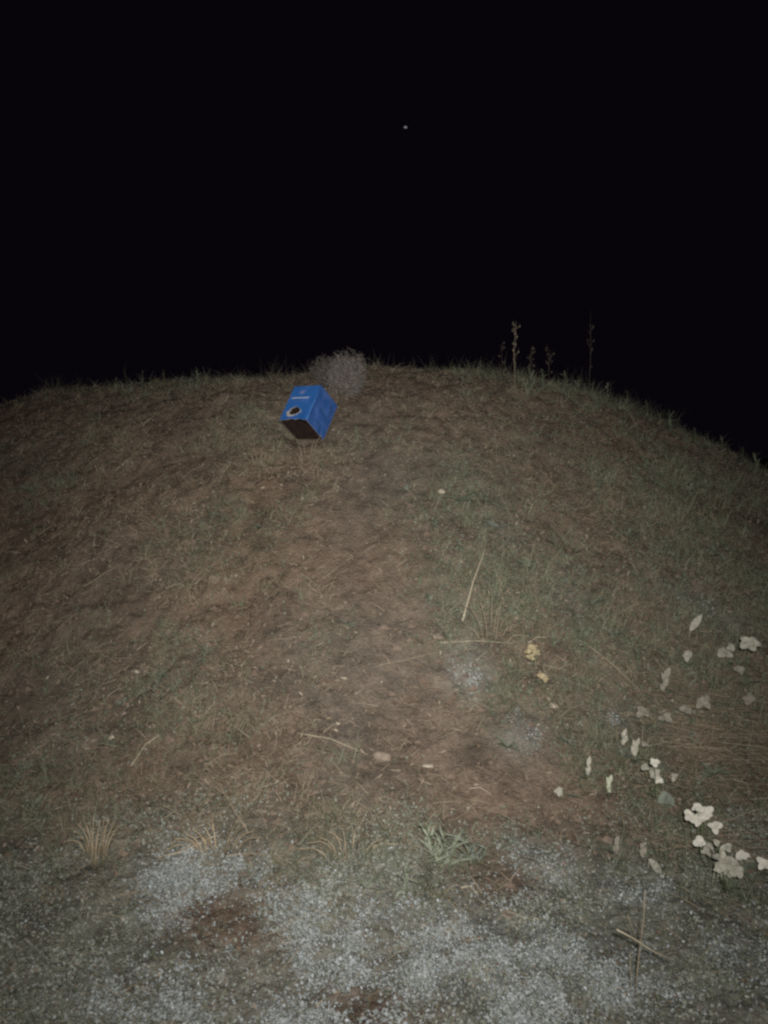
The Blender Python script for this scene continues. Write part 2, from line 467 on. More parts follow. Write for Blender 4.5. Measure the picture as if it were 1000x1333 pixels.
def d_green(x, y):
    g = green_f(x, y); p = path_f(x, y)
    f = 1 - smooth01((y - 2.6) / .35)
    patch = np.clip(.5 + 2.2 * fbm(x, y, 4.5, 2, 41), 0, 1.3)
    return np.clip((g * .95 + f * .35) * patch * (1 - .85 * p) * (1 - .9 * bare_f(x, y)), 0, 1) + (.05 + .12 * smooth01((x - .3) / .6)) * (1 - p)
def d_silver(x, y):
    s = silver_f(x, y)
    return np.clip((s - .22) * 1.5, 0, 1) * np.clip(.5 + 3.0 * fbm(x, y, 6, 2, 44), 0, 1.2) * np.clip(.6 + 2.4 * fbm(x, y, 17, 2, 45), .1, 1.2) * (1 - .95 * bare_f(x, y)) + .012 * (1 - smooth01((y - 2.5) / .3))
def d_dry(x, y):
    return np.clip(dry_f(x, y) * np.clip(.5 + 2.4 * fbm(x, y, 5, 2, 47), 0, 1.2) * (1 - .75 * path_f(x, y)) + .06, 0, 1)
def d_lit(x, y):
    return np.clip(.5 + 2.0 * fbm(x, y, 6, 2, 50), .04, 1) * (1 - .8 * path_f(x, y)) * (.35 + .65 * smooth01((y - 2.4) / .4))

tag(leaves('pale_ground_cover', sample(34000, lambda x, y: d_green(x, y) * np.clip(.45 + 2.2 * fbm(x, y, 5, 2, 71), .1, 1), y1=2.95), .005, .016, .6, .028, M_flat, .8), 'pale grey-green weedy ground cover on the flat ground before the mound', 'ground cover', kind='stuff')
tag(leaves('ground_cover_leaves', sample(46000, d_green, y0=2.8), .006, .018, .62, .03, M_weedleaf, .8), 'low green weedy ground cover in patches on the mound', 'ground cover', kind='stuff')
tag(blades('short_grass', sample(34000, d_green, near=.5), .015, .07, .0014, .0032, (.05, .75), M_grass), 'short green grass growing in patches on the slope and the flat ground', 'grass', kind='stuff')
tag(leaves('silvery_ground_cover', sample(95000, d_silver, y1=4.6, near=.6), .003, .013, .6, .032, M_silver, .8), 'pale silvery small-leaved ground cover in mats before the mound', 'ground cover', kind='stuff')
tag(blades('dry_grass_litter', sample(21000, d_dry, near=.4), .02, .13, .0014, .0034, (.75, 1.0), M_dry, up=1, lift=.006), 'dry straw-coloured grass lying flattened over the brown earth', 'dry grass', kind='stuff')
tag(leaves('dry_leaf_scraps', sample(8500, d_dry, y0=2.85, near=.2), .008, .034, .26, .02, M_scrap, .9), 'tan scraps of dry leaves lying in drifts on the slope', 'litter', kind='stuff')
tag(leaves('dead_leaf_litter', sample(42000, d_lit, near=.4), .005, .020, .5, .012, M_litter, .5), 'dead brown leaf crumbs scattered over the earth', 'litter', kind='stuff')

def clods(n):
    xy = sample(n, lambda x, y: np.clip(.35 + 1.6 * fbm(x, y, 4, 2, 60), .03, 1) * smooth01((y - 2.5) / .3), near=.5)
    x, y = xy[:, 0], xy[:, 1]; z = land(x, y)
    r = (.003 + .020 * rng.random(n) ** 5)[:, None, None]
    o = np.array([[1, 0, 0], [0, 1, 0], [-1, 0, 0], [0, -1, 0], [0, 0, .8], [0, 0, -.6]], float)
    o = o[None] * (.7 + .6 * rng.random((n, 6, 1))) + .25 * (rng.random((n, 6, 3)) - .5)
    V = (np.stack([x, y, z], -1)[:, None, :] + o * r).reshape(-1, 3)
    t = np.array([[0, 1, 4], [1, 2, 4], [2, 3, 4], [3, 0, 4], [1, 0, 5], [2, 1, 5], [3, 2, 5], [0, 3, 5]])
    return np_mesh('soil_crumbs', V, [(np.arange(n)[:, None, None] * 6 + t[None]).reshape(-1, 3)], M_clod)
tag(clods(15000), 'loose crumbs of brown earth lying on the slope', 'soil', kind='stuff')

def clumps(name, n, k, dens, r, lmin, lmax, wmin, wmax, lean, mat, **kw):
    """tussocks: k blades springing from each of n spots"""
    c = sample(n, dens, **kw)
    xy = np.repeat(c, k, 0) + rng.standard_normal((len(c) * k, 2)) * np.repeat(r * (.4 + rng.random(len(c))), k)[:, None]
    Ls = np.repeat(.45 + .75 * rng.random(len(c)) ** 1.5, k)
    return blades(name, xy, lmin, lmax, wmin, wmax, lean, mat, Ls=Ls)
def off_path(x, y): return 1 - np.clip(path_f(x, y) * 1.25, 0, 1)
def d_gcl(x, y):
    right = smooth01((x - .25) / .6)
    return np.clip((green_f(x, y) * .8 + .30 * right) * np.clip(.45 + 2.4 * fbm(x, y, 3.0, 2, 81), 0, 1), 0, 1) * off_path(x, y) * (1 - bare_f(x, y)) * smooth01((y - 2.3) / .4)
def d_dcl(x, y):
    left = smooth01((.2 - x) / .5)
    return np.clip((dry_f(x, y) * .8 + .25 * left + .1) * np.clip(.45 + 2.4 * fbm(x, y, 3.4, 2, 84), 0, 1), 0, 1) * off_path(x, y) * smooth01((y - 2.5) / .4)
tag(clumps('green_tussocks', 1300, 26, d_gcl, .022, .03, .15, .0015, .0036, (.1, .85), M_grass2, near=.2), 'untidy tussocks of green grass over the flowery side of the mound', 'grass', kind='stuff')
tag(clumps('olive_tussocks', 700, 24, lambda x, y: .5 * d_gcl(x, y) + .5 * d_dcl(x, y), .02, .03, .13, .0015, .0034, (.2, .9), M_olive, near=.2), 'olive half-dry grass tussocks scattered over the whole slope', 'grass', kind='stuff')
tag(clumps('dry_tussocks', 1150, 24, d_dcl, .026, .03, .13, .0014, .0032, (.35, .98), M_dry, near=.2), 'low dry tussocks of tan grass over the box side of the mound', 'dry grass', kind='stuff')
q0 = hit(925, 955); q1 = hit(985, 1085); q2 = hit(900, 1105)
lie = lambda x, y: np.clip(np.exp(-(((x - q0.x) / .36) ** 2 + ((y - q0.y) / .20) ** 2)) + .6 * np.exp(-(((x - q2.x) / .22) ** 2 + ((y - q2.y) / .09) ** 2)), 0, 1)
tag(blades('lying_hay', sample(420, lie, near=0), .12, .42, .0012, .0026, (.94, 1.0), M_dry, up=1, lift=.03, az=(-.22, .16)), 'fine tan hay all lying one way among the white flowers', 'dry grass', kind='stuff')

# grass standing along the crest
def d_crest(x, y):
    yc = 6.3 + .03 * x * x
    return np.exp(-((y - yc - .05) / .45) ** 2) * (.22 + .6 * smooth01((x - .8) / 1.2)) * np.clip(.40 + 3.2 * fbm(x, y, 3.0, 2, 66), .02, 1)
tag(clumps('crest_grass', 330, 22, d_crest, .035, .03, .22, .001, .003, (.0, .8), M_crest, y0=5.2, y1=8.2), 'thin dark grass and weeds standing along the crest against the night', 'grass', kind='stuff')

# ------------------------------------------------------------------ the blue box
def make_box():
    corner, TL, u, v, wv, A, B, D = BOX
    root = empty('cardboard_box', corner)
    R = Matrix((u, v, wv)).transposed().to_4x4()
    root.matrix_world = Matrix.Translation(TL) @ R
    tag(root, 'torn blue printed cardboard box tilted on the crest of the mound', 'box')
    m, n, l, b = mat_base('blue_print')
    tc = n.new('ShaderNodeTexCoord'); no = n.new('ShaderNodeTexNoise'); no.inputs['Scale'].default_value = 14; no.inputs['Detail'].default_value = 5
    l.new(tc.outputs['Object'], no.inputs['Vector'])
    r = n.new('ShaderNodeValToRGB'); e = r.color_ramp.elements
    e[0].position = .30; e[0].color = (.026, .12, .38, 1); e[1].position = .78; e[1].color = (.11, .20, .50, 1)
    x = e.new(.55); x.color = (.034, .15, .46, 1)
    l.new(no.outputs['Fac'], r.inputs['Fac']); l.new(r.outputs['Color'], b.inputs['Base Color']); b.inputs['Roughness'].default_value = .5
    blue = m
    inner = simple('shaded_brown_cardboard', (.024, .014, .010), .95, .3, 20)  # brown inside of the box, its shade put into the very dark colour
    kraft = simple('torn_cardboard_edge', (.30, .25, .19), .9, .25, 40)
    white = simple('white_print', (.50, .55, .66), .6, .15, 200)
    T = .005
    m2, n2, l2, b2 = mat_base('shaded_side_print')  # side print, with the shade of this face put into a darker blue
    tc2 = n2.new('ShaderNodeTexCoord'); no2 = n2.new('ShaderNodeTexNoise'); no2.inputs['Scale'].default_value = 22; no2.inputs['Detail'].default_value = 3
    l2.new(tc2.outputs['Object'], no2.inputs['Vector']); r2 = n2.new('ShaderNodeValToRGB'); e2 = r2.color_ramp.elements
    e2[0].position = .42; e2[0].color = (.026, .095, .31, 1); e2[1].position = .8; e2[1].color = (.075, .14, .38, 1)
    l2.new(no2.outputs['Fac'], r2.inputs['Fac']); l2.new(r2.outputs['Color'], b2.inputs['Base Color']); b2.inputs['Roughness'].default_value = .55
    def panel(name, o, e1, e2, nrm, seg=12, dent=.016, seed=0, outm=None):
        o, e1, e2, nrm = map(np.array, (o, e1, e2, nrm))
        g = np.linspace(0, 1, seg + 1); P, Q = np.meshgrid(g, g)
        bump = dent * 2 * fbm(P, Q, 3, 2, seed) * np.sin(np.pi * P) * np.sin(np.pi * Q)
        outer = o + P[..., None] * e1 + Q[..., None] * e2 + bump[..., None] * nrm
        innr = outer - T * nrm
        k = (seg + 1) ** 2
        V = np.concatenate([outer.reshape(-1, 3), innr.reshape(-1, 3)])
        i2 = np.arange(k).reshape(seg + 1, seg + 1)
        F1 = np.stack([i2[:-1, :-1], i2[:-1, 1:], i2[1:, 1:], i2[1:, :-1]], -1).reshape(-1, 4)
        rim = np.concatenate([i2[0, :-1], i2[:-1, -1], i2[-1, :0:-1], i2[:0:-1, 0]])
        rr = np.stack([rim, np.roll(rim, -1), np.roll(rim, -1) + k, rim + k], -1)
        yv = V[:, 1]; mi = [0] * len(F1) + [1] * len(F1) + [2 if min(yv[r[0]], yv[r[1]]) > .97 * B else 0 for r in rr]
        return np_mesh(name, V, [F1, F1[:, ::-1] + k, rr], [outm or blue, inner, kraft], root, False, mi)
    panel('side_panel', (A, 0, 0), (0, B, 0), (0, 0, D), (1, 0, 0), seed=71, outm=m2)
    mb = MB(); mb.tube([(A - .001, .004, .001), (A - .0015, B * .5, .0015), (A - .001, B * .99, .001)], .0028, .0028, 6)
    mb.build('painted_edge_highlight', simple('blue_edge_highlight', (.07, .22, .56), .6, .3, 60), root)  # thin strip added as the corner's highlight, painted in paler blue
    panel('side_panel', (0, 0, D), (0, B, 0), (0, 0, -D), (-1, 0, 0), seed=73)
    panel('back_panel', (A - T, .001, D), (-A + 2 * T, 0, 0), (0, B, 0), (0, 0, 1), seed=75)
    panel('top_panel', (T, 0, T), (A - 2 * T, 0, 0), (0, 0, D - 2 * T), (0, -1, 0), seed=77)
    # front panel with the torn hole
    cx, cy, rx, ry = .43 * A, .735 * B, .19 * A, .115 * B
    angs = sorted(set([2 * math.pi * k / 40 for k in range(40)] + [math.atan2(b_ - cy, a_ - cx) % (2 * math.pi) for a_ in (T, A - T) for b_ in (0, B)]))
    out, inn, rimo = [], [], []
    for k, a in enumerate(angs):
        dx, dy = math.cos(a), math.sin(a)
        tt = min([((A - T if dx > 0 else T) - cx) / dx if abs(dx) > 1e-9 else 9, ((B if dy > 0 else 0) - cy) / dy if abs(dy) > 1e-9 else 9])
        ox, oy = cx + dx * tt, cy + dy * tt
        if abs(oy - B) < 1e-6: oy -= .010 * math.sin(math.pi * ox / A) * (1 + .5 * math.sin(ox * 90))
        out.append((ox, oy))
        j = 1 + .07 * math.sin(3 * a + 1) + .05 * math.sin(7 * a)
        inn.append((cx + dx * rx * j, cy + dy * ry * j))
        g = .17 + .30 * max(0, math.cos(a - 2.3)) ** 2 + .05 * math.sin(9 * a)
        if a > math.pi * 1.1 and a < math.pi * 1.9: g *= .25
        rimo.append((cx + dx * rx * j * (1 + g) - .02 * A * (dx < 0), cy + dy * ry * j * (1 + g)))
    N = len(angs)
    V = [(p[0], p[1], 0) for p in out] + [(p[0], p[1], 0) for p in inn] + [(p[0], p[1], T) for p in out] + [(p[0], p[1], T) for p in inn]
    k = np.arange(N); k2 = (k + 1) % N
    fa = np.stack([k, k2, k2 + N, k + N], -1); fb = np.stack([k + 2 * N, k + 3 * N, k2 + 3 * N, k2 + 2 * N], -1)
    fc = np.stack([k + N, k2 + N, k2 + 3 * N, k + 3 * N], -1); fd = np.stack([k, k + 2 * N, k2 + 2 * N, k2], -1)
    front = np_mesh('front_panel', V, [fa, fb, fc, fd], [blue, inner, kraft], root, False, [0] * N + [1] * N + [2] * N + [2 if min(out[q][1], out[(q + 1) % N][1]) > .9 * B else 0 for q in range(N)])
    V = [(p[0], p[1], -.0016) for p in inn] + [(p[0], p[1], -.0008) for p in rimo]
    o = np_mesh('torn_rim', V, [np.stack([k, k2, k2 + N, k + N], -1)], simple('torn_white_liner', (.46, .44, .42), .9, .2, 60), front)
    o['label'] = 'ragged pale rim where the print is torn off round the hole'
    # print: a crest, a line of lettering and a fainter line under it
    def strip(mb, x0, y0, x1, y1):
        i = len(mb.v); mb.v += [Vector((x, y, -.0012)) for x, y in ((x0, y0), (x1, y0), (x1, y1), (x0, y1))]; mb.f.append((i, i + 1, i + 2, i + 3))
    mb = MB(); x = .10 * A; rr = random.Random(5)
    while x < .74 * A:
        wd = A * rr.uniform(.028, .055); strip(mb, x, .335 * B, x + wd, .372 * B); x += wd + .008 * A
    mb.build('lettering', white, front, False)['label'] = 'line of small white lettering across the front'
    mb = MB(); cx2, cy2 = .42 * A, .175 * B
    for a in range(7):
        t = math.pi * (a - 3) / 4.2
        strip(mb, cx2 + .10 * A * math.sin(t) - .012 * A, cy2 - .055 * B * math.cos(t) - .012 * B, cx2 + .10 * A * math.sin(t) + .014 * A, cy2 - .055 * B * math.cos(t) + .016 * B)
    strip(mb, cx2 - .045 * A, cy2 - .02 * B, cx2 + .045 * A, cy2 + .045 * B); strip(mb, cx2 - .02 * A, cy2 + .05 * B, cx2 + .02 * A, cy2 + .075 * B)
    mb.build('crest_emblem', simple('faded_white_print', (.25, .28, .48), .6, .3, 200), front, False)
    M_faint = simple('faint_print', (.10, .17, .45), .6, .2, 200)
    mb = MB(); x = .14 * A
    while x < .7 * A:
        wd = A * rr.uniform(.02, .06); strip(mb, x, .44 * B, x + wd, .462 * B); x += wd + .02 * A
    mb.build('small_lettering', M_faint, front, False)
    mb = MB(); strip(mb, .36 * A, .925 * B, .50 * A, .95 * B); mb.build('printed_mark', M_faint, front, False)
    return corner
box_corner = make_box()

def up_point(root, px, py, toward=0.0):
    """the point above root (same depth) that shows at the photo pixel"""
    y = root.y - toward
    d = cam_to_world((px - 500) / FPX, (666.5 - py) / FPX, 1.0)
    t = y / d.y
    return CAM + d * t

# ------------------------------------------------------------------ the dry bush behind the box
def dry_bush():
    base = on(448, 530)
    s = scale_at(base)
    c = base + Vector((-.05, .13, 0)); s = c.y / FPX
    cz = CAM.z + c.y * math.tan(PITCH) + (666.5 - 490) * s
    c = Vector(((442 - 500) * s, c.y, cz))
    root = empty('dry_bush', base)
    tag(root, 'round grey tangle of dry twigs behind the blue box', 'bush')
    mb = MB(); rr = random.Random(9)
    for cxp, cyp, rp, n, m_, yo in ((449, 489, 27, 2300, M_twig, 0), (420, 481, 16, 420, M_twigd, .05), (468, 470, 9, 90, M_twigd, .03), (462, 510, 12, 200, M_twigd, 0)):
        mb = MB(); cc = up_point(c + Vector((0, yo, 0)), cxp, cyp)
        for i in range(n):
            z = rr.uniform(-1, 1); a = rr.uniform(0, 2 * math.pi); q = math.sqrt(1 - z * z)
            d = Vector((q * math.cos(a), q * math.sin(a), z))
            lump = 1 + .14 * math.sin(3 * a + 2 * z) + .10 * math.sin(7 * a - 3 * z)
            R = rp * s * rr.random() ** .4 * lump
            st = cc + Vector((d.x * .95, d.y * .85, d.z * 1.08)) * R
            tn = Vector((rr.gauss(0, 1), rr.gauss(0, 1), rr.gauss(0, 1))).normalized(); t2 = (d * .5 + Vector((rr.gauss(0, 1), rr.gauss(0, 1), rr.gauss(0, 1)))).normalized()
            L = rr.uniform(.02, .055)
            mb.tube([st, st + tn * L * .5, st + tn * L * .7 + t2 * L * .5], .0015, .0009, 3)
        o = mb.build('twigs', m_, None, False, base); o.location = (0, 0, 0); o.parent = root; o['kind'] = 'stuff'
    for i in range(6):
        a = i * 1.05; mb = MB()
        mb.tube([base + Vector((0, 0, -.03)), base * .4 + c * .6 + Vector((math.cos(a), math.sin(a), 0)) * .03, c + Vector((math.cos(a), math.sin(a), .4)) * .12], .004, .0015, 5)
        o = mb.build('stem', M_stemd, None, True, base); o.location = (0, 0, 0); o.parent = root
dry_bush()

# ------------------------------------------------------------------ plants, straws and stones one can tell apart
def child(mb, name, mat, root, org, smooth=True):
    o = mb.build(name, mat, None, smooth, org); o.location = (0, 0, 0); o.parent = root
    return o

def upright_stalk(px0, py0, px1, py1, label, mat=M_straw, r=.004, twigs=5, name='dead_weed_stalk', cat='weed', group=None, seed=0, tl=.10):
    rr = random.Random(seed)
    b = on(px0, py0); t = up_point(b, px1, py1)
    root = tag(empty(name, b), label, cat, group)
    mid = (b + t) / 2 + Vector((rr.uniform(-.015, .015), rr.uniform(-.02, .02), 0))
    mb = MB(); mb.tube([b - Vector((0, 0, .02)), mid, t], r, r * .4, 5)
    child(mb, 'stem', mat, root, b)
    for i in range(twigs):
        f = rr.uniform(.25, .95); p = b.lerp(t, f); a = rr.uniform(0, 6.28)
        d = Vector((math.cos(a), math.sin(a), rr.uniform(.6, 1.4))).normalized()
        mb = MB(); L = tl * rr.uniform(.5, 1); mb.tube([p, p + d * L * .6, p + d * L + Vector((0, 0, .02))], r * .55, r * .25, 4)
        mb.leaf(p + d * L * .7, d, (0, -1, .3), .018, .0035)
        child(mb, 'side_twig', mat, root, b)
    return root

def straw(pts, label, mat=M_straw, r=.0022, group=None, name='fallen_straw', lift=.02, cat='straw'):
    P = [on(*p) + Vector((0, 0, lift)) for p in pts]
    P[0].z -= lift * .8; P[-1].z -= lift * .6
    fine = []
    for i in range(len(P) - 1):
        for k in range(4): fine.append(P[i].lerp(P[i + 1], k / 4))
    fine.append(P[-1])
    mb = MB(); mb.tube(fine, r, r * .55, 5)
    o = mb.build(name, mat, None, True, P[0])
    return tag(o, label, cat, group)

def stone(px, py, wpx, label, mat=M_stone, flat=.6, seed=0, asp=1.0):
    rr = np.random.default_rng(seed + 100); b = on(px, py); r = wpx * .5 * scale_at(b)
    import bmesh
    bm = bmesh.new(); bmesh.ops.create_icosphere(bm, subdivisions=2, radius=1)
    k = rr.random(6) * 6
    for v in bm.verts:
        q = v.co.copy()
        m = 1 + .16 * math.sin(2.3 * q.x + k[0]) + .14 * math.sin(3.1 * q.y + k[1]) + .12 * math.sin(3.7 * q.z + k[2]) + .05 * math.sin(8 * q.x + 7 * q.y + k[3])
        v.co = Vector((q.x * asp, q.y, q.z * flat)) * m * r
    me = bpy.data.meshes.new('stone'); bm.to_mesh(me); bm.free(); me.materials.append(mat)
    o = bpy.data.objects.new('stone', me); C.objects.link(o)
    o.location = b + Vector((0, 0, r * flat * .35)); o.rotation_euler = (.2, .1, float(rr.random() * 3))
    return tag(o, label, 'stone')

def blossom(root, org, p, r, mat, kind='round', seed=0, face=None):
    """a flower head of broad rounded petals"""
    rr = random.Random(seed)
    ax = (CAM - p).normalized() * .75 + Vector((rr.uniform(-.3, .3), 0, .6)); ax.normalize()
    s1 = ax.cross(Vector((0, 0, 1))).normalized(); s2 = ax.cross(s1)
    head = None
    np_ = {'round': 4, 'star': 5, 'small': 3, 'spike': 4}[kind]
    for i in range(np_):
        mb = MB()
        if kind == 'spike':
            f = i / np_; d = (Vector((0, 0, 1)) * .9 + s1 * (.30 * (-1) ** i + rr.uniform(-.15, .15)) + ax * .3).normalized()
            mb.leaf(p + Vector((rr.uniform(-.12, .12) * r, 0, -r + 1.5 * r * f)), d, ax, r * rr.uniform(.7, 1.1), r * rr.uniform(.2, .3), .3, .2, 6, 1.0)
        else:
            a = 2 * math.pi * i / np_ + rr.uniform(-.5, .5) + seed * 1.7
            d = (s1 * math.cos(a) + s2 * math.sin(a) + ax * rr.uniform(.0, .6)).normalized()
            L = r * rr.uniform(.7, 1.15)
            mb.leaf(p + ax * (.003 * i) - d * L * .15, d, ax + d * rr.uniform(-.4, .2) + s1 * rr.uniform(-.25, .25), L * 1.15, L * rr.uniform(.42, .56), rr.uniform(.15, .38), rr.uniform(.1, .5), 7, .45)
        child(mb, 'petal', mat, root, org)

def flowering(heads, label, seed=0, mat=M_petal, drop=45, group=None, name='flowering_weed', cat='flower', nleaf=3, stem=M_greenstem, leafm=M_leaf1):
    """heads: (px, py, radius_px, kind)"""
    rr = random.Random(seed)
    mx = sum(h[0] for h in heads) / len(heads); my = max(h[1] for h in heads)
    b = on(mx + rr.uniform(-4, 4), my + drop * .6)
    root = tag(empty(name, b), label, cat, group)
    for i, h in enumerate(heads):
        p = up_point(b, h[0], h[1], rr.uniform(-.02, .05)); s = p.y / FPX
        mb = MB(); mid = b.lerp(p, .55) + Vector((rr.uniform(-.02, .02), rr.uniform(-.02, .02), .01))
        mb.tube([b - Vector((0, 0, .01)), mid, p], .0014, .0009, 5)
        child(mb, 'stem', stem, root, b)
        m_ = h[4] if len(h) > 4 else mat
        blossom(root, b, p, h[2] * s, m_, h[3], seed * 7 + i)
    for i in range(nleaf):
        a = rr.uniform(0, 6.28); d = Vector((math.cos(a), math.sin(a), rr.uniform(.2, .9)))
        mb = MB(); mb.leaf(b + Vector((0, 0, .01)), d, (0, 0, 1), rr.uniform(.04, .09), rr.uniform(.008, .016))
        child(mb, 'leaf', leafm, root, b)
    return root

def leafy_weed(px, py, hpx, label, nl=8, seed=0, mat=M_leaf1, wid=.18, group=None, spread=.5, stem=True, lw=1.0, name='leafy_weed', stems=1):
    rr = random.Random(seed + 500); b = on(px, py); s = scale_at(b); h = hpx * s
    root = tag(empty(name, b), label, 'weed', group)
    for k in range(stems):
        off = (k - (stems - 1) / 2) / max(1, stems - 1) if stems > 1 else 0
        hk = h * (rr.uniform(.6, 1.0) if k else 1.0)
        bk = b + Vector((off * .25 * h, rr.uniform(-.06, .06) * h, 0)) if stems > 1 else b
        top = bk + Vector((rr.uniform(-.1, .1) * h + off * .5 * h, rr.uniform(-.1, .05) * h, hk * .9))
        if stem:
            mb = MB(); mb.tube([bk - Vector((0, 0, .02)), bk.lerp(top, .5) + Vector((.04 * h, 0, 0)), top], .0024, .001, 5)
            child(mb, 'stem', M_greenstem, root, b)
        for i in range(nl):
            f = (i + rr.uniform(.0, .9)) / nl; a = i * 2.4 + rr.uniform(-.9, .9)
            p = bk.lerp(top, f * .9 if stem else .02)
            d = Vector((math.cos(a) * spread, math.sin(a) * spread, rr.uniform(.1, 1.3)))
            L = h * (rr.uniform(.22, .52) if stem else rr.uniform(.5, 1.05)) * (1.1 - .5 * f if stem else 1)
            mb = MB(); mb.leaf(p, d, (CAM - p).normalized() * rr.uniform(.0, .6) + Vector((rr.uniform(-.5, .5), 0, 1)), L, L * wid * lw * rr.uniform(.7, 1.3), rr.uniform(.1, .6), rr.uniform(.0, .8), 5, .8)
            child(mb, 'leaf', mat, root, b)
    return root

# weeds on the crest
upright_stalk(671, 500, 672, 418, 'tall pale dead stalk, stoutest on the crest of the mound', M_straw2, .0036, 16, seed=1, tl=.05)
upright_stalk(767, 495, 769, 405, 'tall thin dead stalk on the crest beyond the stoutest one', M_stemd, .0022, 14, seed=2, tl=.05)
upright_stalk(715, 500, 716, 455, 'short twiggy dead weed between the two tall crest stalks', M_stemd, .0022, 14, seed=3, tl=.06)
upright_stalk(690, 502, 692, 452, 'short leafy dead weed close beside the stoutest crest stalk', M_stemd, .0018, 12, seed=4, tl=.05)
upright_stalk(655, 497, 652, 448, 'very thin dead stem on the box side of the stoutest crest stalk', M_stemd, .0015, 8, seed=5, tl=.04)
CG = 'weeds standing along the crest of the mound'
CL = 'small dark leafy weed standing on the crest of the mound'
for i, (px, py, h) in enumerate([(150, 512, 22), (185, 505, 26), (213, 503, 24), (258, 500, 24), (640, 493, 16), (690, 500, 30), (705, 503, 26), (735, 508, 30), (752, 512, 26), (790, 520, 26), (815, 530, 24), (842, 540, 22),
                                  (873, 562, 34), (905, 575, 22), (940, 592, 28), (985, 615, 30), (965, 605, 22), (475, 488, 22), (590, 486, 12), (60, 520, 14), (100, 514, 14)]):
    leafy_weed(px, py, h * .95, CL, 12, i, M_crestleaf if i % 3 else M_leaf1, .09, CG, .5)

# leafy weeds on the slope and at its foot
leafy_weed(575, 1130, 66, 'bushy green weed at the foot of the bare trampled strip', 14, 31, M_paleweed, .085, spread=.45, stems=4)
leafy_weed(617, 1125, 45, 'lower green weed standing close beside the bushy one at the mound foot', 10, 32, M_leaf2, .085, spread=.5, stems=3)
leafy_weed(528, 1165, 44, 'thin yellowish green weed before the bushy one on the flat ground', 9, 33, M_paleweed, .09, spread=.3)
leafy_weed(475, 1160, 28, 'grass-like green tuft at the edge of the silvery mats', 8, 34, M_leaf1, .08, spread=.4, stem=False)
leafy_weed(430, 1165, 24, 'low grass-like tuft on the flat ground before the straw', 8, 35, M_leaf2, .08, spread=.5, stem=False)
def weed_words(px, py):
    if px < 480: return ('small green weed on the brown flank on the box side of the bare strip', 'small weeds on the flank below the box')
    if px >= 780 and py >= 900: return ('small green weed growing among the white flowers', 'small weeds among the white flowers')
    if px >= 780: return ('small green weed on the dim flank above the white flowers', 'small weeds on the dim flank')
    if py >= 850: return ('small green weed along the lower edge of the bare strip by the yellow flowers', 'small weeds along the bare strip')
    return ('small green weed in the green patch round the thick leaning stalk', 'small weeds round the leaning stalk')
for i, (px, py, h) in enumerate([(600, 655, 30), (578, 668, 26), (632, 660, 22), (650, 690, 24), (566, 690, 24), (600, 720, 26), (690, 740, 26), (560, 790, 26), (545, 760, 20), (660, 800, 28), (705, 780, 26), (740, 760, 26),
                                  (770, 790, 24), (720, 840, 26), (760, 850, 28), (800, 830, 26), (830, 860, 26), (640, 930, 26), (660, 975, 24), (690, 905, 22), (780, 920, 26), (810, 985, 30), (850, 940, 26), (900, 970, 28),
                                  (930, 1010, 30), (960, 880, 28), (890, 760, 26), (930, 720, 26), (860, 690, 24), (970, 760, 26), (820, 700, 22), (780, 640, 20), (840, 610, 20), (900, 640, 22), (950, 650, 22),
                                  (470, 590, 18), (340, 690, 18), (265, 690, 22), (280, 670, 16), (455, 815, 20), (410, 830, 20), (265, 865, 22), (210, 880, 20), (250, 950, 22), (300, 965, 22), (160, 920, 20), (60, 905, 20),
                                  (20, 1020, 26), (45, 1050, 24), (95, 1000, 20), (370, 905, 16), (530, 640, 16), (420, 610, 18), (100, 800, 18), (40, 640, 18), (860, 1010, 24), (990, 1060, 28), (740, 970, 22), (700, 1095, 24), (665, 1100, 22)]):
    lb, gp = weed_words(px, py)
    leafy_weed(px, py, h * .85, lb, 11, i + 40, (M_leaf1, M_leaf2)[i % 2], .13, gp, .8, stem=bool(i % 3))

# dry grass tufts and flattened straw at the foot
def dry_tuft(px, py, tips, label, mat=M_tuft, wid=.0032):
    b = on(px, py); root = tag(empty('dry_grass_tuft', b), label, 'dry grass')
    rr = random.Random(px)
    for i, (tx, ty) in enumerate(tips):
        st = b + Vector(((tx - px) * scale_at(b) * .35, rr.uniform(-.03, .03), 0)); st.z = land1(st.x, st.y)
        t = up_point(b, tx, ty, rr.uniform(-.06, .10))
        mid = st.lerp(t, .55) + Vector((0, 0, .025))
        mb = MB(); mb.tube([st - Vector((0, 0, .01)), st.lerp(mid, .5) + Vector((0, 0, .012)), mid, t.lerp(mid, .4), t], wid, wid * .35, 4)
        child(mb, 'blade', mat, root, b)
rt = random.Random(3)
dry_tuft(125, 1120, [(78, 1098), (100, 1072), (108, 1066), (116, 1070), (122, 1062), (130, 1068), (136, 1063), (142, 1066), (150, 1070), (156, 1074), (148, 1082), (112, 1080), (104, 1090), (96, 1082), (128, 1078), (138, 1076)],
         'fan-shaped tuft of tan dry grass standing at the mound foot')
dry_tuft(285, 1108, [(205, 1112), (215, 1100), (228, 1092), (240, 1085), (252, 1080), (262, 1076), (270, 1072), (330, 1082), (320, 1075), (340, 1090), (310, 1068), (232, 1108), (245, 1098), (258, 1090), (275, 1064)],
         'collapsed sheaf of dry grass bent sideways at the mound foot')
dry_tuft(640, 830, [(612, 790), (625, 780), (650, 790), (668, 800), (680, 815), (600, 815), (655, 770), (640, 765), (690, 830)], 'loose pale dry grass clump round the leaning thick stalk', M_straw, .003)
dry_tuft(400, 600, [(385, 570), (393, 576), (410, 574), (424, 578), (432, 588), (380, 588), (440, 600), (418, 566)], 'dry grass tuft just below the blue box', M_straw, .003)
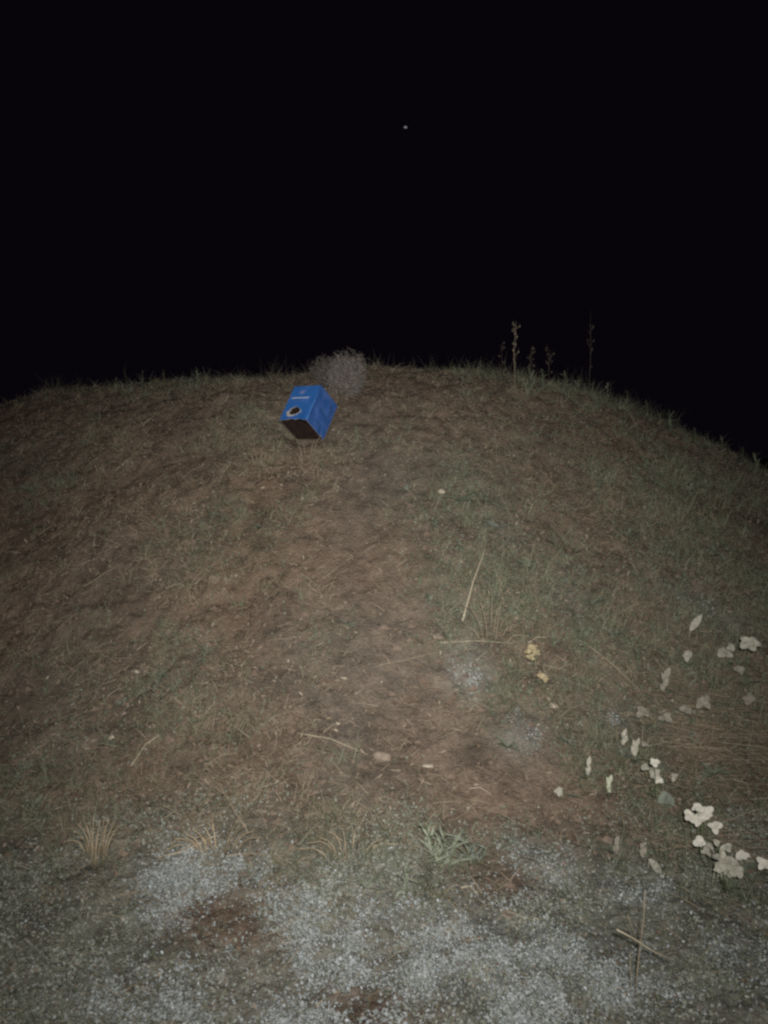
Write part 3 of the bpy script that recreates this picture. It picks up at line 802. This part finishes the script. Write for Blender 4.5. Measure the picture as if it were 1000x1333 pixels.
def crossed_stems():
    b = on(827, 1298); root = tag(empty('dry_grass_stalk', b), 'upright yellowish dry stem with short side shoots on the flat ground', 'dry grass')
    def st(pts, r):
        mb = MB(); P = [up_point(b, x, y, dz) for x, y, dz in pts]; mb.tube(P, r, r * .5, 5); child(mb, 'stem', M_straw, root, b)
    st([(827, 1300, 0), (830, 1262, .0), (834, 1228, .01), (838, 1195, .02), (840, 1160, .03)], .0026)
    st([(833, 1232, .01), (826, 1215, .02), (817, 1190, .04)], .0014)
    st([(835, 1225, .01), (832, 1212, .02), (828, 1202, .03)], .0012)
    st([(822, 1298, 0), (821, 1270, 0), (820, 1240, .01)], .0018)
    mb = MB(); mb.tube([up_point(b, x, y, .03) for x, y in ((803, 1210), (825, 1222), (850, 1238), (876, 1251))], .0021, .0012, 5)
    tag(mb.build('fallen_straw', M_strawpale, None, True, up_point(b, 803, 1210, .03)), 'pale straw leaning across the upright yellowish stem', 'straw')
crossed_stems()
dry_tuft(455, 1112, [(400, 1098), (415, 1090), (430, 1084), (480, 1086), (500, 1092), (445, 1078), (520, 1100), (388, 1106), (465, 1080)], 'flattened brownish dry grass in the middle of the mound foot', M_tuft, .0026)
dry_tuft(340, 605, [(318, 588), (328, 584), (342, 580), (352, 586), (362, 594), (312, 600)], 'tan dry grass tuft left of the blue box on the slope', M_straw, .003)
dry_tuft(240, 672, [(222, 662), (232, 655), (246, 652), (256, 660), (262, 668)], 'pale dry grass tuft high on the shaded flank of the slope', M_straw, .003)

straw([(602, 812), (616, 770), (634, 714)], 'thick pale stalk leaning on the green slope', M_strawpale, .006, lift=.05, name='leaning_stalk', cat='stalk')
straw([(660, 805), (650, 770), (644, 735)], 'thin bent stalk beside the thick leaning one', M_straw, .003, lift=.04, name='leaning_stalk', cat='stalk')
straw([(570, 838), (620, 840), (670, 840)], 'thin level straw below the thick leaning stalk', M_strawpale, .0022)
straw([(688, 838), (700, 835), (713, 833)], 'short bright straw above the yellow flower', M_strawpale, .003)
straw([(490, 868), (540, 862), (575, 850)], 'straw lying across the top of the bare strip', M_straw, .002)
straw([(388, 956), (430, 968), (480, 986)], 'long pale straw pointing at the two-lobed stone', M_strawpale, .0022)
straw([(268, 1006), (288, 1040), (318, 1082)], 'greyish stalk rising from the collapsed dry sheaf', M_straw, .0035, lift=.04)
straw([(205, 1118), (240, 1116), (262, 1104), (285, 1090)], 'bright curved straw under the collapsed dry sheaf', M_strawpale, .0035)
straw([(290, 1117), (330, 1118), (372, 1118)], 'straight straw on the line between slope and flat ground', M_straw, .0025)
straw([(790, 1296), (805, 1294), (815, 1300)], 'short white straw at the base of the upright yellowish stem', M_strawpale, .0035)
straw([(755, 835), (790, 870), (835, 905)], 'long grey-green stalk slanting down through the weeds', M_straw, .0035, lift=.04)
straw([(600, 1158), (612, 1162), (622, 1168)], 'short pale straw beside the bushy weed', M_strawpale, .003)
straw([(455, 1040), (485, 1065), (520, 1105)], 'long faint straw slanting down to the mound foot', M_straw, .002)
straw([(610, 1028), (625, 1032), (640, 1038)], 'short straw on the lower end of the bare strip', M_strawpale, .0022)
straw([(110, 765), (135, 752), (160, 735)], 'thin straw on the dim flank of the slope', M_straw, .0025)
straw([(170, 1000), (190, 975), (207, 960)], 'bent tan straw above the fan-shaped tuft', M_strawpale, .003)
straw([(265, 1000), (285, 992), (310, 982)], 'tan straw lying above the greyish stalk', M_straw, .002)
SGp = 'straws lying side by side among the white flowers'
for a in [[(855, 940), (920, 955), (1000, 975)], [(880, 935), (950, 955), (1005, 968)], [(840, 965), (900, 980), (980, 1000)], [(870, 975), (940, 985), (1000, 1010)], [(800, 1010), (850, 1018), (910, 1025)],
          [(825, 1028), (860, 1032), (890, 1036)], [(890, 920), (950, 938), (1005, 955)], [(850, 1100), (880, 1098), (908, 1102)], [(860, 1112), (885, 1112), (910, 1118)], [(930, 1085), (965, 1092), (1000, 1105)]]:
    straw(a, 'thin tan straw lying among the white flowers', M_straw, .0018, SGp, lift=.035)

# white and cream flowers
flowering([(907, 1052, 9, 'star'), (921, 1058, 9, 'round'), (899, 1064, 9, 'round'), (911, 1069, 10, 'round'), (931, 1077, 10, 'round'), (912, 1061, 7, 'round')], 'brightest white flower cluster, alone above the dense bunch of blossoms', 1, drop=60)
flowering([(912, 1098, 9, 'round'), (919, 1110, 8, 'round', M_petalc), (926, 1102, 6, 'small', M_petalc)], 'small pair of white blossoms next to the dense bunch', 2, drop=40)
flowering([(947, 1105, 9, 'round', M_petalc), (940, 1118, 10, 'round', M_petalc), (952, 1122, 10, 'round', M_petalc), (937, 1132, 9, 'round', M_petalc), (950, 1138, 9, 'round', M_petalc), (960, 1133, 9, 'round', M_petalc), (947, 1128, 7, 'round', M_petalc), (933, 1096, 6, 'small', M_petalc)], 'dense bunch of cream blossoms under the brightest white flower', 3, drop=40)
flowering([(968, 1113, 10, 'round', M_petal)], 'single cream blossom beside the dense bunch', 4, drop=45)
flowering([(994, 1126, 12, 'round', M_petal)], 'single large white blossom beyond the dense bunch', 5, drop=45)
flowering([(852, 993, 8, 'round'), (853, 1008, 10, 'round', M_petalc), (840, 1000, 7, 'round', M_petalc), (857, 1015, 7, 'round')], 'white blossom cluster beside the lying straws', 6, drop=45)
flowering([(878, 1012, 6, 'small', M_petalc)], 'lone small cream blossom next to the white cluster by the straws', 7, drop=30)
flowering([(766, 998, 12, 'spike', M_petalc)], 'cream flower spike at the edge of the bare strip', 8, drop=30)
flowering([(793, 1020, 13, 'spike', M_paleleaf)], 'greenish white flower spike beside the cream spike', 9, drop=28)
flowering([(812, 960, 11, 'spike', M_petalc), (829, 972, 13, 'spike', M_petalc), (840, 970, 6, 'small', M_petald)], 'pair of cream flower spikes among the weeds', 10, drop=36)
flowering([(837, 928, 10, 'round', M_petald), (866, 935, 9, 'round', M_petald)], 'faded pair of blossoms above the lying straws', 11, drop=30)
flowering([(866, 885, 15, 'spike', M_petald)], 'tall faded flower spike among the upper weeds', 12, drop=38)
flowering([(893, 925, 9, 'round', M_petald), (916, 916, 10, 'round', M_petald)], 'faded blossoms beside the tall faded spike', 13, drop=34)
flowering([(895, 855, 8, 'round', M_petalc)], 'small white blossom under the slanting pale leaf', 14, drop=30)
flowering([(943, 850, 10, 'round', M_petalc), (952, 843, 7, 'small', M_petalc)], 'pinkish white blossom pair on the dim flank', 15, drop=34)
flowering([(976, 838, 12, 'star', M_petalc), (965, 873, 8, 'round', M_petald)], 'starry white blossom on the dim flank', 16, drop=34)
flowering([(975, 912, 10, 'round', M_petald)], 'faded blossom alone on the dim flank', 17, drop=30)
flowering([(803, 1100, 13, 'spike', M_petald)], 'thin faded flower spike before the bare earth', 18, drop=25)
flowering([(837, 1106, 12, 'spike', M_petald)], 'broad faded flower spike beside the thin one', 19, drop=25)
flowering([(690, 845, 6, 'round', M_yellow), (698, 851, 6, 'round', M_yellow), (691, 857, 6, 'round', M_yellow), (686, 849, 5, 'small', M_yellow), (697, 843, 5, 'small', M_yellow)], 'yellow flower cluster, the larger of two on the slope', 20, drop=18, nleaf=2)
flowering([(705, 881, 6, 'round', M_yellow), (711, 885, 5, 'round', M_yellow)], 'smaller yellow flower below the larger cluster', 21, drop=16, nleaf=2)
flowering([(728, 1031, 7, 'star', M_petalc)], 'tiny bright cream flower on bare earth', 22, drop=12, nleaf=2)

def pale_leaf(px, py, dx, dy, wpx, label, mat=M_paleleaf):
    a = on(px, py) + Vector((0, 0, .06)); s = a.y / FPX
    root = a
    d = cam_to_world(dx, -dy, 0)
    mb = MB(); mb.leaf(a, d, (CAM - a), d.length * s, wpx * .5 * s, .2, .15, 6, .8)
    mb.tube([a - Vector((0, -.02, .075)), a], .0018, .0012, 4)
    tag(mb.build('broad_leaf', mat, None, True, a), label, 'leaf')
pale_leaf(898, 837, 16, -22, 9, 'slanting pale leaf blade above the small white blossom', M_petalc)
pale_leaf(845, 1140, 18, 22, 10, 'pale yellowish leaf slanting beside the broad faded spike', M_petalc)
pale_leaf(930, 1155, 26, 18, 10, 'faint greenish leaf below the dense bunch of blossoms')
pale_leaf(865, 1050, 4, 26, 22, 'broad grey-green leaf beside the brightest white flower', M_leaf2)

# stones
stone(497, 988, 22, 'two-lobed tan stone on the bare strip', M_stone2, .7, 1, 1.2)
stone(557, 998, 15, 'bright flat pale stone on the bare strip', M_stone, .35, 2, 1.4)
stone(575, 642, 10, 'round pale stone high on the slope', M_stone, .8, 3)
stone(448, 884, 9, 'small pale stone at the side of the bare strip', M_stone, .7, 4)
stone(440, 943, 6, 'tiny pale pebble below the small pale stone', M_stone, .7, 5)
stone(570, 832, 15, 'rounded tan stone where the straws meet', M_stone2, .8, 6)
stone(209, 1269, 10, 'round white stone among the silvery ground cover', M_stone, .8, 7)
stone(660, 1190, 20, 'flat tan stone on the reddish bare patch', M_stone2, .4, 8, 1.5)
stone(722, 920, 12, 'flat whitish stone between the weeds', M_stone, .5, 9, 1.3)
stone(145, 961, 8, 'pale stone on the dim flank above the tuft', M_stone, .7, 10)
stone(178, 876, 9, 'flat pale stone high on the dim flank', M_stone, .5, 11, 1.4)
stone(362, 1020, 6, 'small pebble above the collapsed sheaf', M_stone, .7, 12)
stone(756, 945, 9, 'thin whitish stone beside the flat whitish one', M_stone, .5, 13, 1.4)
stone(123, 1257, 5, 'tiny white pebble on the flat ground', M_stone, .8, 14)
stone(160, 1196, 6, 'small white pebble on the flat ground above the tiny one', M_stone, .8, 15)

# ------------------------------------------------------------------ the one star
def star():
    d = cam_to_world((528 - 500) / FPX, (666.5 - 165.5) / FPX, 1.0)
    p = CAM + d * 3000
    m, n, l, b = mat_base('starlight')
    em = n.new('ShaderNodeEmission'); em.inputs['Color'].default_value = (.95, .95, 1, 1); em.inputs['Strength'].default_value = .22
    l.new(em.outputs[0], n['Material Output'].inputs['Surface'])
    import bmesh
    bm = bmesh.new(); bmesh.ops.create_icosphere(bm, subdivisions=2, radius=3.6)
    for v in bm.verts: v.co.x *= 1.7
    me = bpy.data.meshes.new('star'); bm.to_mesh(me); bm.free(); me.materials.append(m)
    o = bpy.data.objects.new('star', me); C.objects.link(o); o.location = p
    tag(o, 'single small white star in the black night sky', 'star')
star()
